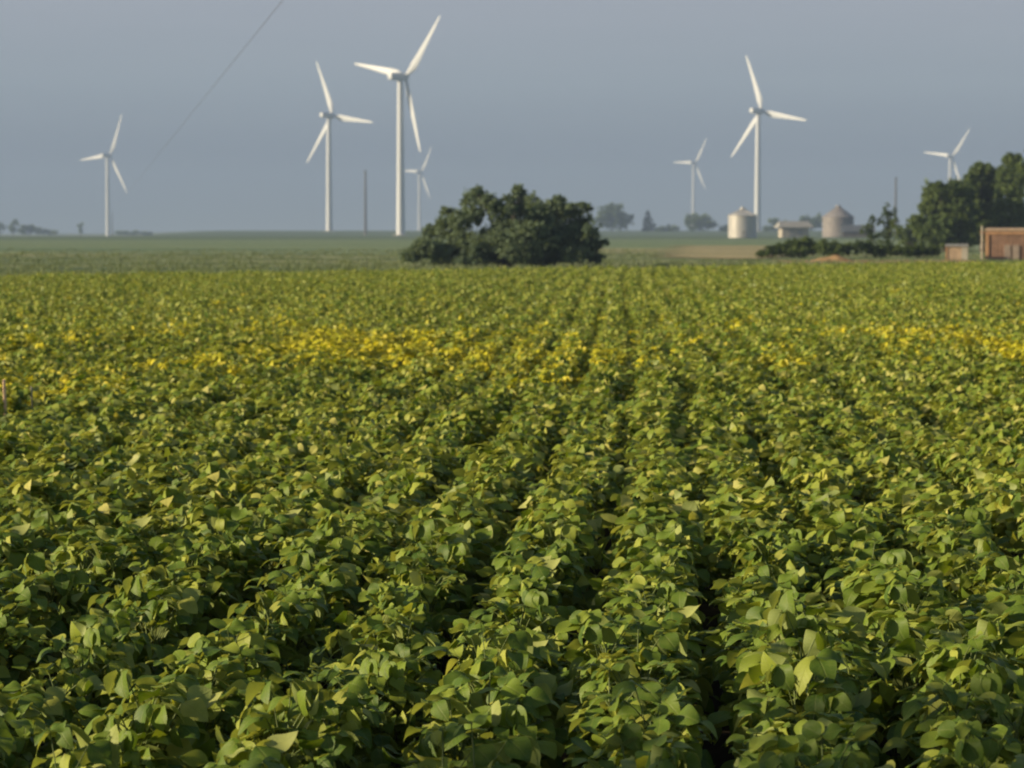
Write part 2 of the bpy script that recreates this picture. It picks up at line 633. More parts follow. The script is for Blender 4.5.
soil = ground_mat("field_soil", [(0.3, (0.020, 0.016, 0.011)), (0.7, (0.055, 0.042, 0.028))], 3.0, bump=0.6, fine=30)
grass = ground_mat("rough_grass", [(0.42, (0.10, 0.15, 0.075)), (0.5, (0.19, 0.23, 0.11)), (0.60, (0.32, 0.32, 0.17))],
                   0.06, stretch=(0.25, 1, 1), fine=0.5)
crop = ground_mat("distant_crop", [(0.42, (0.12, 0.19, 0.11)), (0.52, (0.18, 0.24, 0.13)), (0.60, (0.25, 0.29, 0.165))],
                  0.03, stretch=(0.12, 1, 1), fine=0.3)
crop2 = ground_mat("distant_dark_crop", [(0.42, (0.095, 0.145, 0.09)), (0.60, (0.135, 0.18, 0.11))],
                   0.008, stretch=(0.12, 1, 1), fine=0.2)
tan = ground_mat("dry_stubble", [(0.42, (0.21, 0.22, 0.12)), (0.5, (0.32, 0.29, 0.16)), (0.60, (0.42, 0.35, 0.21))],
                 0.08, stretch=(0.3, 1, 1), fine=0.7)
drygrass = ground_mat("drying_grass", [(0.42, (0.20, 0.22, 0.11)), (0.60, (0.33, 0.31, 0.17))], 0.06, stretch=(0.25, 1, 1), fine=0.6)
clay = ground_mat("bare_clay", [(0.3, (0.30, 0.19, 0.095)), (0.7, (0.42, 0.28, 0.15))], 0.8, bump=0.5, fine=4)

xg = np.unique(np.concatenate([np.linspace(-1800, 1800, 41)]))
ys_all = np.concatenate([np.linspace(-300, 60, 10), np.geomspace(70, 6000, 90)])
base_k = np.concatenate([np.linspace(-1, -0.35, 8), np.linspace(-0.33, 0.33, 61), np.linspace(0.35, 1, 8)])


def spread(y):
    half = max(300.0, min(1800.0, 0.45 * y + 280))
    inner = max(0.30 * abs(y), 40)
    k = base_k
    out = np.where(np.abs(k) <= 0.33, k / 0.33 * inner,
                   np.sign(k) * (inner + (np.abs(k) - 0.33) / 0.67 * (half - inner)))
    return out


grid("ground", spread, ys_all, grass, 0.0)


def trap(x0, x1, n=25):
    """sideways limits as multiples of the depth"""
    return lambda y: np.linspace(x0 * y, x1 * y, n)


grid("field_soil", lambda y: np.linspace(-24, 34, 30), np.linspace(-6, 74, 20), soil, 0.004)
grid("far_crop_field", trap(-0.3, 0.3, 61), np.geomspace(232, 640, 24), crop, 0.02)
grid("far_dark_crop_field", trap(-0.3, 0.3, 61), np.geomspace(640, 2300, 40), crop2, 0.04)
gs = np.random.default_rng(77)
grid("stubble_patch", lambda y: np.linspace(11.8 + (y - 176) * 0.071 + gs.normal(0, 1.5), 19.2 + (y - 176) * 0.112 + gs.normal(0, 1.2), 12),
     np.linspace(192, 365, 60), tan, 0.06)
grid("dry_grass_strip", lambda y: np.linspace(0.03 * y + gs.normal(0, 1.5), 0.085 * y + gs.normal(0, 1.5), 12),
     np.linspace(235, 300, 40), drygrass, 0.05)
grid("bare_soil_strip", lambda y: np.linspace(19.5, 34.5, 20), np.linspace(171, 184, 5), clay, 0.03)


# ------------------------------------------------------------------ wind turbines
def make_turbine():
    root = empty("wind_turbine", (0, 0, 0))
    t = MB()
    prof = [(2.2, -1.0), (2.2, 0.0)]
    for k in range(1, 13):
        f = k / 12
        prof.append((2.2 - 0.75 * f, 78.6 * f))
    t.lathe(prof, 40)
    tower = t.build("tower", M["white"], root, True, 40)
    fl = MB()
    for f in (1 / 3, 2 / 3):
        r_ = 2.2 - 0.75 * f + 0.05
        fl.tube([(0, 0, 78.6 * f - 0.12), (0, 0, 78.6 * f + 0.12)], [r_, r_], 40)
    fl.build("flange", M["white"], tower, True, 40)
    fd = MB()
    fd.lathe([(4.2, -1.0), (4.2, 0.18), (2.8, 0.45)], 32)
    fd.build("foundation", M["concrete"], root)
    # nacelle: rounded box section swept along the axis
    n = MB()
    secs = [(-7.2, 1.2, 1.25), (-7.0, 1.5, 1.55), (-5.5, 1.72, 1.8), (-1, 1.8, 1.95), (1.6, 1.75, 1.9), (2.5, 1.5, 1.55)]
    m_ = 20
    for y, hw, hh in secs:
        for k in range(m_):
            a = 2 * math.pi * k / m_
            c, s = math.cos(a), math.sin(a)
            e = 0.45
            n.v.append((hw * math.copysign(abs(c) ** e, c), y, 80 + 0.1 + hh * math.copysign(abs(s) ** e, s)))
    for i in range(len(secs) - 1):
        for k in range(m_):
            a0, a1 = i * m_ + k, i * m_ + (k + 1) % m_
            n.f.append((a0, a0 + m_, a1 + m_, a1))
    n.f.append(tuple(range(m_)))
    n.f.append(tuple((len(secs) - 1) * m_ + k for k in range(m_))[::-1])
    nac = n.build("nacelle", M["white"], root, True, 35)
    ms = MB()
    ms.tube([(0.5, -6, 81.9), (0.5, -6, 83.4)], [0.05, 0.04], 6)
    ms.box((0.5, -6, 83.4), (0.5, 0.08, 0.08))
    ms.build("wind_sensor", M["dark_steel"], nac)
    h = MB()
    prof = [(2.5, 1.1), (2.7, 1.55), (3.5, 1.65), (4.6, 1.5), (5.4, 1.05), (5.9, 0.5), (6.05, 0.1)]
    h.tube([(0, y, 0) for y, r in prof], [r for y, r in prof], 28)
    hub = h.build("hub", M["white"], root, True, 40)
    hub.location = (0, -0.5, 80)
    # blade along +Z from the rotor centre
    b = MB()
    secs = [(1.2, 1.7, 1.7, 20), (3.2, 1.75, 1.6, 20), (5.5, 2.5, 1.25, 18), (8.2, 3.25, 0.95, 14), (11, 3.1, 0.75, 10),
            (17, 2.5, 0.52, 6), (24, 1.9, 0.36, 3), (31, 1.4, 0.24, 1), (36.5, 1.02, 0.16, 0), (39.3, 0.65, 0.1, 0), (40.6, 0.2, 0.05, 0)]
    m_ = 16
    for z, ch, th, tw in secs:
        tw = R(tw)
        for k in range(m_):
            a = 2 * math.pi * k / m_
            x = 1.28 * ch * (0.5 * math.cos(a) + 0.18 * (1 if z > 4 else z / 8))
            y = 0.5 * th * math.sin(a) * (1 - 0.35 * math.cos(a) if z > 4 else 1)
            b.v.append((x * math.cos(tw) - y * math.sin(tw), x * math.sin(tw) + y * math.cos(tw) - 0.0006 * z * z, z))
    for i in range(len(secs) - 1):
        for k in range(m_):
            a0, a1 = i * m_ + k, i * m_ + (k + 1) % m_
            b.f.append((a0, a1, a1 + m_, a0 + m_))
    b.f.append(tuple(range(m_))[::-1])
    b.f.append(tuple((len(secs) - 1) * m_ + k for k in range(m_)))
    first = b.build("blade", M["white"], root, True, 40)
    me_b = first.data
    bl = [first, link("blade", me_b, root), link("blade", me_b, root)]
    for k, o in enumerate(bl):
        o.location = (0, 3.6, 80)
        o.rotation_euler = (0, R(120 * k), 0)
    return root


def copy_tree(o, parent=None):
    c = o.copy()
    COL.objects.link(c)
    if parent:
        c.parent = parent
    for ch in children(o):
        if ch is not c:
            copy_tree(ch, c)
    return c


turb = make_turbine()
TG = "white wind turbines on the horizon"
T_SPECS = [  # tower pixel, hub row, depth, first blade angle, rotor height stretch, label
    (400.3, 77, 1221, 42.5, 1.0, 46, 0.98, "largest white wind turbine, just left of the dark thicket"),
    (328.8, 115.5, 1660, -22, 1.0, 42, 1.0, "second largest turbine, left of the thin dark pole"),
    (107.3, 155.5, 2390, 25, 1.0, 40, 1.10, "lone white turbine far to the left, beyond where the wire fades"),
    (419.3, 172, 3300, 33, 1.0, 46, 1.0, "small pale turbine peeping out between the largest one and the thicket"),
    (693.5, 163, 3320, 32, 1.15, 46, 1.0, "small pale turbine rising behind the round tree, left of the bright grain bin"),
    (758.2, 111, 1605, -19.5, 1.0, 46, 0.98, "tall white turbine directly behind the bright grain bin"),
    (950.3, 156.5, 2800, 38, 1.07, 46, 1.0, "small turbine half hidden behind the tall green trees"),
]
for i, (px, hy, D, ang, st, yaw, rs, lab) in enumerate(T_SPECS):
    o = turb if i == 0 else copy_tree(turb)
    p = at(px, hy, D)
    hubz = p.z
    ground_z = float(hz(p.x, D))
    o.location = (p.x, D, ground_z)
    o.rotation_euler = (0, 0, R(-yaw))
    kz = (hubz - ground_z) / 80.0
    dz = hubz - ground_z - 80.0
    for ch in children(o):
        nm = ch.name.split(".")[0]
        if nm == "tower":
            ch.scale = (1, 1, (80.0 + dz) / 80.0)
        elif nm == "nacelle":
            ch.location.z = dz
        elif nm == "hub":
            ch.location.z = 80 + dz
    bs = [ch for ch in children(o) if ch.name.split(".")[0] == "blade"]
    for k, ch in enumerate(bs):
        ch.location.z = 80 + dz
        ch.rotation_euler = (0, R(ang + 120 * k), 0)
        ch.scale = (1.0, 1.0, rs)
    tag(o, lab, "wind turbine", TG)
    print("turbine", i, "z", round(ground_z, 2), "dz", round(dz, 2))


# ------------------------------------------------------------------ trees
def crown_mesh(blobs, leaf, per_m3, g, outward=0.35, hollow=0.45):
    """blobs: (x,y,z,rx,ry,rz). Leaf quads spread through each blob's shell."""
    Vs, Fs, Ts = [], [], []
    n0 = 0
    for (x, y, z, rx, ry, rz_) in blobs:
        area = (rx * ry + rx * rz_ + ry * rz_) / 3 * 4 * math.pi
        n = max(10, int(area * per_m3))
        # leafy sprigs growing out of the blob, a dozen leaves along each
        ns = max(3, n // 12)
        n = ns * 12
        ds = norm(g.normal(size=(ns, 3)))
        rs = g.random(ns) ** 0.45 * 0.88
        gd = norm(ds * 0.7 + g.normal(0, 0.5, (ns, 3)) + np.array([0, 0, 0.45]))
        ln = np.minimum(0.10 + g.exponential(0.20, ns), 0.8)
        d = np.repeat(ds, 12, 0)
        rr3 = np.array([rx, ry, rz_])
        t_ = np.tile(np.linspace(0.1, 1, 12), ns) * np.repeat(ln, 12)
        c = (d * np.repeat(rs, 12)[:, None] + np.repeat(gd, 12, 0) * t_[:, None]) * rr3 + np.array([x, y, z])
        c += g.normal(0, leaf * 0.6, (n, 3))
        nn = norm(d * outward + g.normal(0, 0.6, (n, 3)) + np.array([0, 0, 0.25]))
        t = norm(np.cross(nn, g.normal(size=(n, 3))))
        b = np.cross(nn, t)
        L = leaf * g.uniform(0.6, 1.4, n)[:, None]
        W = L * g.uniform(0.45, 0.75, n)[:, None]
        q = np.stack([c - t * L, c - b * W + nn * W * 0.2, c + t * L, c + b * W + nn * W * 0.2], 1)
        Vs.append(q.reshape(-1, 3))
        Fs.append(np.arange(n * 4).reshape(-1, 4) + n0)
        n0 += n * 4
        blob_t = g.uniform(-0.14, 0.14)
        Ts.append(np.repeat(np.clip(0.42 + blob_t + g.normal(0, 0.2, n), 0, 1), 4))
    return np.concatenate(Vs), np.concatenate(Fs), np.concatenate(Ts)


def px_blobs(spec, Y, depth, g, sub=0):
    """(px,py,r) or (px,py,rx,ry) outline lobes -> world ellipsoids with their own depth"""
    out = []
    k = Y / FPX
    for s in spec:
        px, py = s[0], s[1]
        rx = s[2] * k
        rz_ = (s[3] if len(s) > 3 else s[2]) * k
        yy = g.uniform(-depth, depth)
        p = at(px, py, Y + yy)
        out.append((p.x, p.y, p.z, rx, max(rx, rz_) * g.uniform(0.9, 1.2), rz_))
        for _ in range(sub):
            a, e = g.uniform(0, 6.28), g.uniform(-0.5, 1.2)
            out.append((p.x + rx * .9 * math.cos(a) * math.cos(e), p.y + rx * .9 * math.sin(a) * math.cos(e), p.z + rz_ * .9 * math.sin(e),
                        rx * (q := g.uniform(.22, .45)), rx * q, rz_ * q))
    return out


def tree(name, label, cat, base, blobs, leaf, dens, mat, seed, trunk_r, group=None, stems=1, hollow=0.45):
    g = np.random.default_rng(seed)
    root = empty(name, base)
    b = Vector(base)
    V, F, T = crown_mesh([(x - b.x, y - b.y, z - b.z, rx, ry, rz_) for x, y, z, rx, ry, rz_ in blobs], leaf, dens, g, hollow=hollow)
    # nothing below the ground
    V[:, 2] = np.maximum(V[:, 2], 0.03)
    link("crown", np_mesh("crown", V, F, {"tint": T}, mat, smooth=False), root)
    mb = MB()
    tops = sorted(blobs, key=lambda q: -q[2])
    fork = Vector((0, 0, 0.3 * (tops[0][2] - b.z)))
    if stems == 1:
        mb.tube([(0, 0, -0.2), (0, 0, 0.05), fork * 0.6, fork], [trunk_r * 1.3, trunk_r * 1.05, trunk_r * 0.9, trunk_r * 0.8], 8)
    for q in tops[:14]:
        e = Vector((q[0] - b.x, q[1] - b.y, q[2] - b.z))
        start = fork * 0.95 if stems == 1 else Vector((e.x * 0.12, e.y * 0.12, 0))
        if e.z < start.z:
            continue
        m = start.lerp(e, 0.5) + Vector((0, 0, 0.12 * (e - start).length))
        mb.tube([start, m, e, e + (e - m) * 0.08], [trunk_r * 0.5, trunk_r * 0.26, trunk_r * 0.08, trunk_r * 0.03], 6)
    mb.build("trunk", M["bark"], root, True)
    tag(root, label, cat, group)
    return root


def ground_at(px, Y):
    p = at(px, 240, Y)
    return Vector((p.x, Y, float(hz(p.x, Y))))


g = np.random.default_rng(5)
# the big thicket beside the field edge
Yb = 152
th = [(475, 201, 13), (470, 216, 13), (459, 222, 11), (447, 212, 6, 5), (445, 228, 12), (432, 238, 12), (424, 249, 11), (411, 256, 10, 6),
      (404, 258, 4, 3), (440, 252, 14), (458, 243, 15), (474, 250, 15), (488, 203, 8), (497, 212, 8), (507, 206, 10), (519, 198, 11),
      (520, 214, 14), (532, 204, 8), (538, 214, 12), (505, 232, 16), (490, 240, 13), (525, 238, 18), (545, 232, 16), (557, 207, 10),
      (562, 218, 13), (572, 211, 8), (581, 206, 5, 3), (586, 208, 6, 4), (580, 222, 12), (590, 234, 11), (570, 238, 16), (591, 250, 10, 12),
      (597, 259, 7, 5), (603, 243, 5, 2), (575, 254, 16, 10), (550, 254, 18, 12), (520, 256, 18, 10), (495, 258, 16, 8), (470, 260, 15, 7), (445, 260, 12, 6),
      (520, 240, 34, 20), (470, 246, 26, 15), (568, 243, 26, 18), (535, 256, 40, 10), (476, 192, 5, 5), (518, 190, 5, 5), (560, 199, 5, 5), (409, 257, 8, 5), (418, 252, 9, 7), (495, 208, 8), (543, 213, 8), (551, 210, 8)]
tree("thicket_tree", "broad dark green thicket standing at the far edge of the soybeans", "tree", ground_at(508, Yb),
     px_blobs(th, Yb, 2.4, g, 5), 0.105, 105, M["bush"], 11, 0.22, stems=2, hollow=0.2)

# the tall trees to the right
Yr = 255
TG2 = "tall trees behind the red brown shed"
tr_a = [(964, 189, 8, 8), (954, 187, 8, 7), (966, 196, 9, 11), (968, 216, 10, 14), (918, 224, 7, 9), (931, 196, 10, 11), (926, 212, 8, 12), (940, 190, 11, 8), (953, 192, 11, 9), (945, 208, 16, 14), (958, 208, 12, 14), (940, 228, 18, 13), (960, 228, 15, 14),
        (925, 232, 10, 10), (950, 241, 20, 9)]
tr_b = [(998, 190, 9, 12), (1000, 230, 12, 14), (977, 172, 8, 9), (984, 171, 8, 8), (972, 186, 9, 12), (985, 190, 14, 14), (974, 208, 13, 14), (990, 212, 14, 14), (980, 232, 16, 14), (996, 176, 7, 9)]
tr_c = [(1013, 162, 9, 10), (1007, 178, 11, 12), (1020, 176, 12, 14), (1012, 198, 15, 14), (1005, 216, 14, 13), (1022, 218, 15, 14), (1012, 236, 18, 12)]
tr_d = [(1040, 160, 13, 12), (1052, 174, 14, 14), (1038, 182, 14, 14), (1048, 200, 18, 16), (1044, 224, 20, 16)]
for sp, bx, dY, lab, sd in (
        (tr_a, 944, 0, "rounded green tree at the left end of the tall trees, below the half hidden turbine", 21),
        (tr_b, 982, 9, "dark tree directly behind the red shed's left corner post", 22),
        (tr_c, 1014, 3, "tallest dark tree near the picture's right edge, above the red shed roof", 23),
        (tr_d, 1045, 12, "tree mostly cut off by the picture's right edge", 24)):
    tree("deciduous_tree", lab, "tree", ground_at(bx, Yr + dY), px_blobs(sp, Yr + dY, 1.6, g, 5), 0.16, 60, M["tree"], sd, 0.3, TG2, hollow=0.2)

# unseen tree added beside the view to cast shade over the nearest plants
gr = np.random.default_rng(63)
rb = []
for q in range(26):
    a, e, r_ = gr.uniform(0, 6.28), gr.uniform(-0.9, 1.4), gr.uniform(0.5, 1.0)
    rb.append((-14 + 2.0 * r_ * math.cos(a) * math.cos(e), 2.3 + 2.2 * r_ * math.sin(a) * math.cos(e), 5.2 + 2.0 * r_ * math.sin(e),
               0.75, 0.75, 0.6))
tree("added_shade_tree", "unseen tree added left of the view to shade the nearest soybean plants", "tree", (-14, 2.3, 0),
     rb, 0.11, 26, M["tree"], 64, 0.16, hollow=0.2)

# slender young trees and shrubs left of them
Ys = 262
tree("young_tree", "slender upright young tree in front of the thin pole, two spires", "tree", ground_at(889, Ys),
     px_blobs([(886, 212, 4, 7), (892, 213, 4, 6), (884, 222, 7, 8), (893, 224, 6, 8), (888, 236, 9, 9)], Ys, 0.7, g, 1), 0.13, 30, M["shrub"], 31, 0.14, hollow=0.2)
tree("young_tree", "shorter young tree left of the two-spired one", "tree", ground_at(871, Ys),
     px_blobs([(871, 221, 5, 5), (869, 231, 7, 7), (874, 240, 8, 7)], Ys, 0.6, g, 1), 0.13, 30, M["shrub"], 32, 0.12, hollow=0.2)
tree("dark_shrub", "dark shrub filling the gap between the young trees and the tall trees", "shrub", ground_at(912, 258),
     px_blobs([(918, 223, 7, 8), (910, 226, 6, 6), (898, 232, 7, 8), (904, 232, 8, 8), (914, 230, 8, 8), (922, 234, 7, 8), (908, 243, 10, 7), (920, 244, 9, 7)], 258, 0.8, g, 1), 0.13, 30, M["tree"], 33, 0.12, stems=2, hollow=0.2)
Yh = 200
for sp, bx, lab, sd in (
        ([(762, 254, 6, 3), (771, 251, 8, 5), (780, 250, 8, 6)], 771, "low shrub at the left end of the hedge row, beside the stubble", 41),
        ([(792, 248, 9, 8), (804, 245, 9, 8), (798, 252, 12, 6), (812, 249, 8, 7)], 802, "dark bushy shrub under the low pale roofed building", 42),
        ([(824, 248, 9, 7), (836, 249, 9, 7), (846, 250, 8, 6)], 835, "dark shrub behind the clay mound", 43),
        ([(860, 248, 8, 7), (872, 250, 8, 6), (884, 249, 9, 7), (896, 251, 8, 6)], 878, "pale green shrub in front of the young trees", 44),
        ([(908, 252, 8, 5), (920, 251, 9, 6), (933, 252, 8, 5)], 921, "low green shrub left of the small brown hut", 45)):
    tree("hedge_shrub", lab, "shrub", ground_at(bx, Yh), px_blobs(sp, Yh, 0.7, g, 3), 0.10, 150,
         M["tree"] if sd in (42, 43) else M["shrub"], sd, 0.06, "shrubs in a row along the far field margin", stems=2, hollow=0.2)

# distant trees on the horizon
DG = "distant trees on the horizon"
far = [
    ("deciduous_tree", [(606, 213, 9, 8), (617, 213, 9, 8), (600, 222, 7, 7), (612, 222, 12, 8), (625, 222, 8, 8), (610, 208, 5, 4)], 612, 1650, "larger hazy round tree on the horizon right of the thicket"),
    ("deciduous_tree", [(690, 221, 7, 6), (700, 220, 9, 6), (708, 223, 9, 6), (697, 226, 12, 5)], 700, 1650, "low round hazy tree at the foot of a small pale turbine"),
    ("deciduous_tree", [(775, 223, 6, 5), (783, 226, 6, 5)], 778, 1650, "hazy tree behind the left end of the low pale building"),
    ("deciduous_tree", [(806, 221, 6, 6), (812, 224, 7, 6), (818, 222, 6, 7)], 811, 1650, "hazy tree between the low pale building and the pinkish grain bin"),
    ("deciduous_tree", [(12, 228, 4, 5), (15, 223, 3, 3)], 13, 1900, "tiny hazy tree near the left picture edge, slender"),
    ("deciduous_tree", [(24, 230, 6, 4), (32, 229, 6, 4), (38, 231, 5, 3)], 29, 1900, "wide low hazy tree clump on the left horizon"),
    ("deciduous_tree", [(46, 232, 5, 2), (54, 232.5, 5, 2)], 50, 1900, "very low hazy clump right of the wide one on the left horizon"),
    ("deciduous_tree", [(122, 233, 7, 2), (134, 233, 8, 2), (146, 233.5, 6, 1.6)], 134, 2100, "low hazy strip of trees just right of the far left turbine"),
    ("deciduous_tree", [(0, 228, 5, 5)], 0, 1900, "hazy tree cut by the left picture edge"),
    ("deciduous_tree", [(81, 226, 3, 3), (81, 230, 2, 3)], 81, 2000, "tiny lone hazy tree just left of the far left turbine"),
    ("deciduous_tree", [(671, 229, 8, 3), (660, 230, 6, 3)], 667, 1650, "lowest hazy bush between the pointed tree and the round tree"),
    ("deciduous_tree", [(724, 229, 5, 3), (769, 229, 7, 3)], 727, 1650, "low hazy bush beside the bright grain bin"),
]
for nm, sp, bx, D, lab in far:
    tree(nm, lab, "tree", ground_at(bx, D), px_blobs(sp, D, 3.0, g, 2), 0.75, 1.6, M["tree"], 60 + bx, 0.35, DG, hollow=0.2)
con = [(648, 213 + 4 * k, 1.2 + 1.55 * k, 3.2) for k in range(5)]
tree("conifer_tree", "pointed hazy conifer on the horizon right of the round hazy tree", "tree", ground_at(648, 1650),
     px_blobs(con, 1650, 0.5, g, 1), 0.6, 2.4, M["conifer"], 71, 0.25, DG, hollow=0.2)


# tufts of rough grass on the margin beyond the beans and over the ground behind it
g = np.random.default_rng(91)
nt_ = 9000
D = 100 + 185 * g.random(nt_) ** 1.9
X = D * g.uniform(-0.27, 0.27, nt_)
okk = (D > edge_y(X) + 1.5) & ~((X > 11 + (D - 176) * 0.065) & (X < 21 + (D - 176) * 0.12) & (D > 186))
X, D = X[okk], D[okk]
patch = wob(X * 0.5, D, 0.12, 12)
hgt = np.clip(0.19 + 0.12 * patch + g.normal(0, 0.05, len(X)), 0.08, 0.6)
nb_ = 9
bx = np.repeat(X, nb_) + g.normal(0, 0.22, len(X) * nb_)
by = np.repeat(D, nb_) + g.normal(0, 0.22, len(X) * nb_)
bh = np.repeat(hgt, nb_) * g.uniform(0.5, 1.25, len(bx))
a_ = g.uniform(0, 6.28, len(bx))
wb = g.uniform(0.02, 0.05, len(bx))
tx, ty = g.normal(0, 0.35, len(bx)) * bh, g.normal(0, 0.35, len(bx)) * bh
z0 = np.zeros(len(bx))
V = np.stack([np.stack([bx - wb * np.cos(a_), by - wb * np.sin(a_), z0], -1),
              np.stack([bx + wb * np.cos(a_), by + wb * np.sin(a_), z0], -1),
              np.stack([bx + tx, by + ty, bh], -1)], 1).reshape(-1, 3)
Tg = np.clip(np.repeat(0.5 + 0.35 * patch, nb_) + g.normal(0, 0.2, len(bx)), 0, 1)
gm = crown_mat("rough_grass_blade", (0.075, 0.125, 0.06), (0.20, 0.235, 0.12), 0.3)
go = link("rough_grass", np_mesh("rough_grass", V, np.arange(len(V)).reshape(-1, 3), {"tint": np.repeat(Tg, 3)}, gm, smooth=False))
tag(go, "rough drying grass on the margin beyond the soybeans", "grass", kind="stuff")

# ------------------------------------------------------------------ farm buildings
def grain_bin(px, py_base, Y, wpx, hwall, hroof, label, sheet):
    k = Y / FPX
    p = at(px, py_base, Y)
    z0 = float(hz(p.x, Y))
    r, hw, hr = wpx * k / 2, hwall * k + (p.z - z0), hroof * k
    root = empty("grain_bin", (p.x, Y, z0))
    w = MB()
    prof = [(r * 1.0, -0.3)]
    n = 30
    for i in range(n * 2 + 1):
        prof.append((r + (0.05 if i % 2 else -0.02), hw * i / (n * 2)))
    w.lathe(prof, 48)
    wall = w.build("wall", sheet, root, True, 50)
    ro = MB()
    cap = r * 0.16
    ro.lathe([(r + 0.25, hw - 0.05), (r + 0.25, hw + 0.06), (cap, hw + hr), (cap * 0.9, hw + hr + 0.1)], 48)
    roof = ro.build("roof", sheet, root, True, 25)
    rb = MB()
    for i in range(24):
        a = 2 * math.pi * i / 24
        rb.tube([((r + 0.2) * math.cos(a), (r + 0.2) * math.sin(a), hw + 0.1),
                 (cap * math.cos(a), cap * math.sin(a), hw + hr + 0.06)], [0.06, 0.05], 4)
    rb.build("roof_rib", sheet, roof)
    c = MB()
    c.lathe([(cap * 1.25, hw + hr + 0.12), (cap * 1.25, hw + hr + 0.5), (0.1, hw + hr + 0.8)], 24)
    c.build("vent_cap", sheet, root, True, 25)
    d = MB()
    d.box((0, -r - 0.06, 1.3), (1.1, 0.12, 2.0))
    d.build("door", M["grey_roof"], wall)
    tag(root, label, "grain bin", "round metal grain bins by the far farmyard")
    return root


grain_bin(742.5, 238, 770, 28.5, 22, 6.5, "bright corrugated grain bin in front of the tall turbine", M["metal"])
grain_bin(838, 236.5, 850, 31, 19, 10, "pinkish grain bin with pointed roof beside the dark roofed shed", M["dull_metal"])


def gable(name, x, y, z, w, d, hwall, hroof, over, wall_m, roof_m, label, cat, rz=0.0, hip=0.0, extra=None):
    root = empty(name, (x, y, z), rz)
    a = MB()
    a.box((0, 0, hwall / 2 - 0.1), (w, d, hwall + 0.2))
    wl = a.build("wall", wall_m, root)
    r_ = MB()
    W, D = w / 2 + over, d / 2 + over
    t = 0.18
    e = [(-W, -D, hwall), (W, -D, hwall), (W, D, hwall), (-W, D, hwall)]
    rd = [(-W + hip, 0, hwall + hroof), (W - hip, 0, hwall + hroof)]
    lo = [(q[0], q[1], q[2] + 0.01) for q in e]
    hi = [(q[0], q[1], q[2] + t) for q in e]
    top = [(q[0], q[1], q[2] + t) for q in rd]
    r_.add(lo + hi + top, [(3, 2, 1, 0), (0, 1, 5, 4), (1, 2, 6, 5), (2, 3, 7, 6), (3, 0, 4, 7),
                           (4, 5, 9, 8), (6, 7, 8, 9), (5, 6, 9), (7, 4, 8)])
    r_.build("roof", roof_m, root)
    if extra:
        extra(root, wl)
    tag(root, label, cat)
    return root


kb = 800 / FPX
p = at(793.5, 237.5, 800)


def open_front(root, wl):
    for x in (-1.5, 1.5):
        m = MB()
        m.box((x, -3.06, 1.4), (1.6, 0.12, 2.2))
        m.build("door", M["grey_roof"], wl)


gable("farm_building", p.x, 800, 0, 27 * kb, 6.0, 3.3, 2.0, 1.3, M["pale_wall"], M["grey_roof"],
      "low pale building with a wide overhanging roof between the two grain bins", "building", 0.1, 0.8, open_front)
p = at(858, 238, 830)
kb = 830 / FPX
gable("farm_shed", p.x, 830, 0, 30 * kb, 7.0, 1.9, 2.2, 0.6, M["dark_open"], M["dark_roof"],
      "dark roofed low shed tucked against the pinkish grain bin", "shed", -0.1)

# red-brown shed at the right edge
Yd = 188
k = Yd / FPX
pl, pr = at(984, 250, Yd), at(1082, 250, Yd)
root = empty("red_shed", ((pl.x + pr.x) / 2 + 0.4, Yd + 1.0, 0), R(-12))
w, top = pr.x - pl.x, at(984, 231.5, Yd).z
m = MB()
m.box((0, 0, top / 2 - 0.1), (w, 3.6, top + 0.2))
wl = m.build("wall", M["red_wall"], root)
bt = MB()
nb = 26
for i in range(nb):
    bt.box((-w / 2 + 0.35 + (w - 0.7) * i / (nb - 1), -1.815, top / 2), (0.045, 0.03, top - 0.02))
bt.build("batten", M["red_wall"], wl)
m = MB()
rt = Matrix.Rotation(R(1.5), 3, "X")
m.box((0, 0, top + 0.17), (w + 0.08, 3.75, 0.12), rt)
m.build("roof", M["roof_tan"], root)
m = MB()
m.box((0, -1.87, top - 0.13), (w + 0.06, 0.05, 0.18))
m.build("fascia", M["trim"], root)
m = MB()
m.box((-w / 2 + 0.13, -1.86, top / 2 - 0.13), (0.26, 0.08, top - 0.26))
m.build("corner_board", M["trim"], root)
dx = at(1015, 250, Yd).x - root.location.x
for ox in (-0.32, 0.32):
    m = MB()
    m.box((dx + ox, -1.865, 0.6), (0.5, 0.09, 1.1))
    m.build("door", M["dull_door"], root)
tag(root, "low red brown shed with a tan roof edge at the right of the picture", "shed")

# pale post at the shed's corner
pp = at(982.5, 226, Yd + 1.2)
root = empty("wooden_post", (pp.x - 0.02, Yd + 1.2, 0))
m = MB()
m.tube([(0, 0, -0.2), (0, 0, pp.z - 0.05), (0, 0, pp.z)], [0.075, 0.07, 0.04], 10)
me = m.build("post", M["pale_wall"], root, True, 40)
me.name = "shaft"
m = MB()
m.box((0, 0, pp.z - 0.5), (0.30, 0.12, 0.12))
m.build("cleat", M["trim"], root)
tag(root, "pale wooden post standing at the left corner of the red shed", "post")

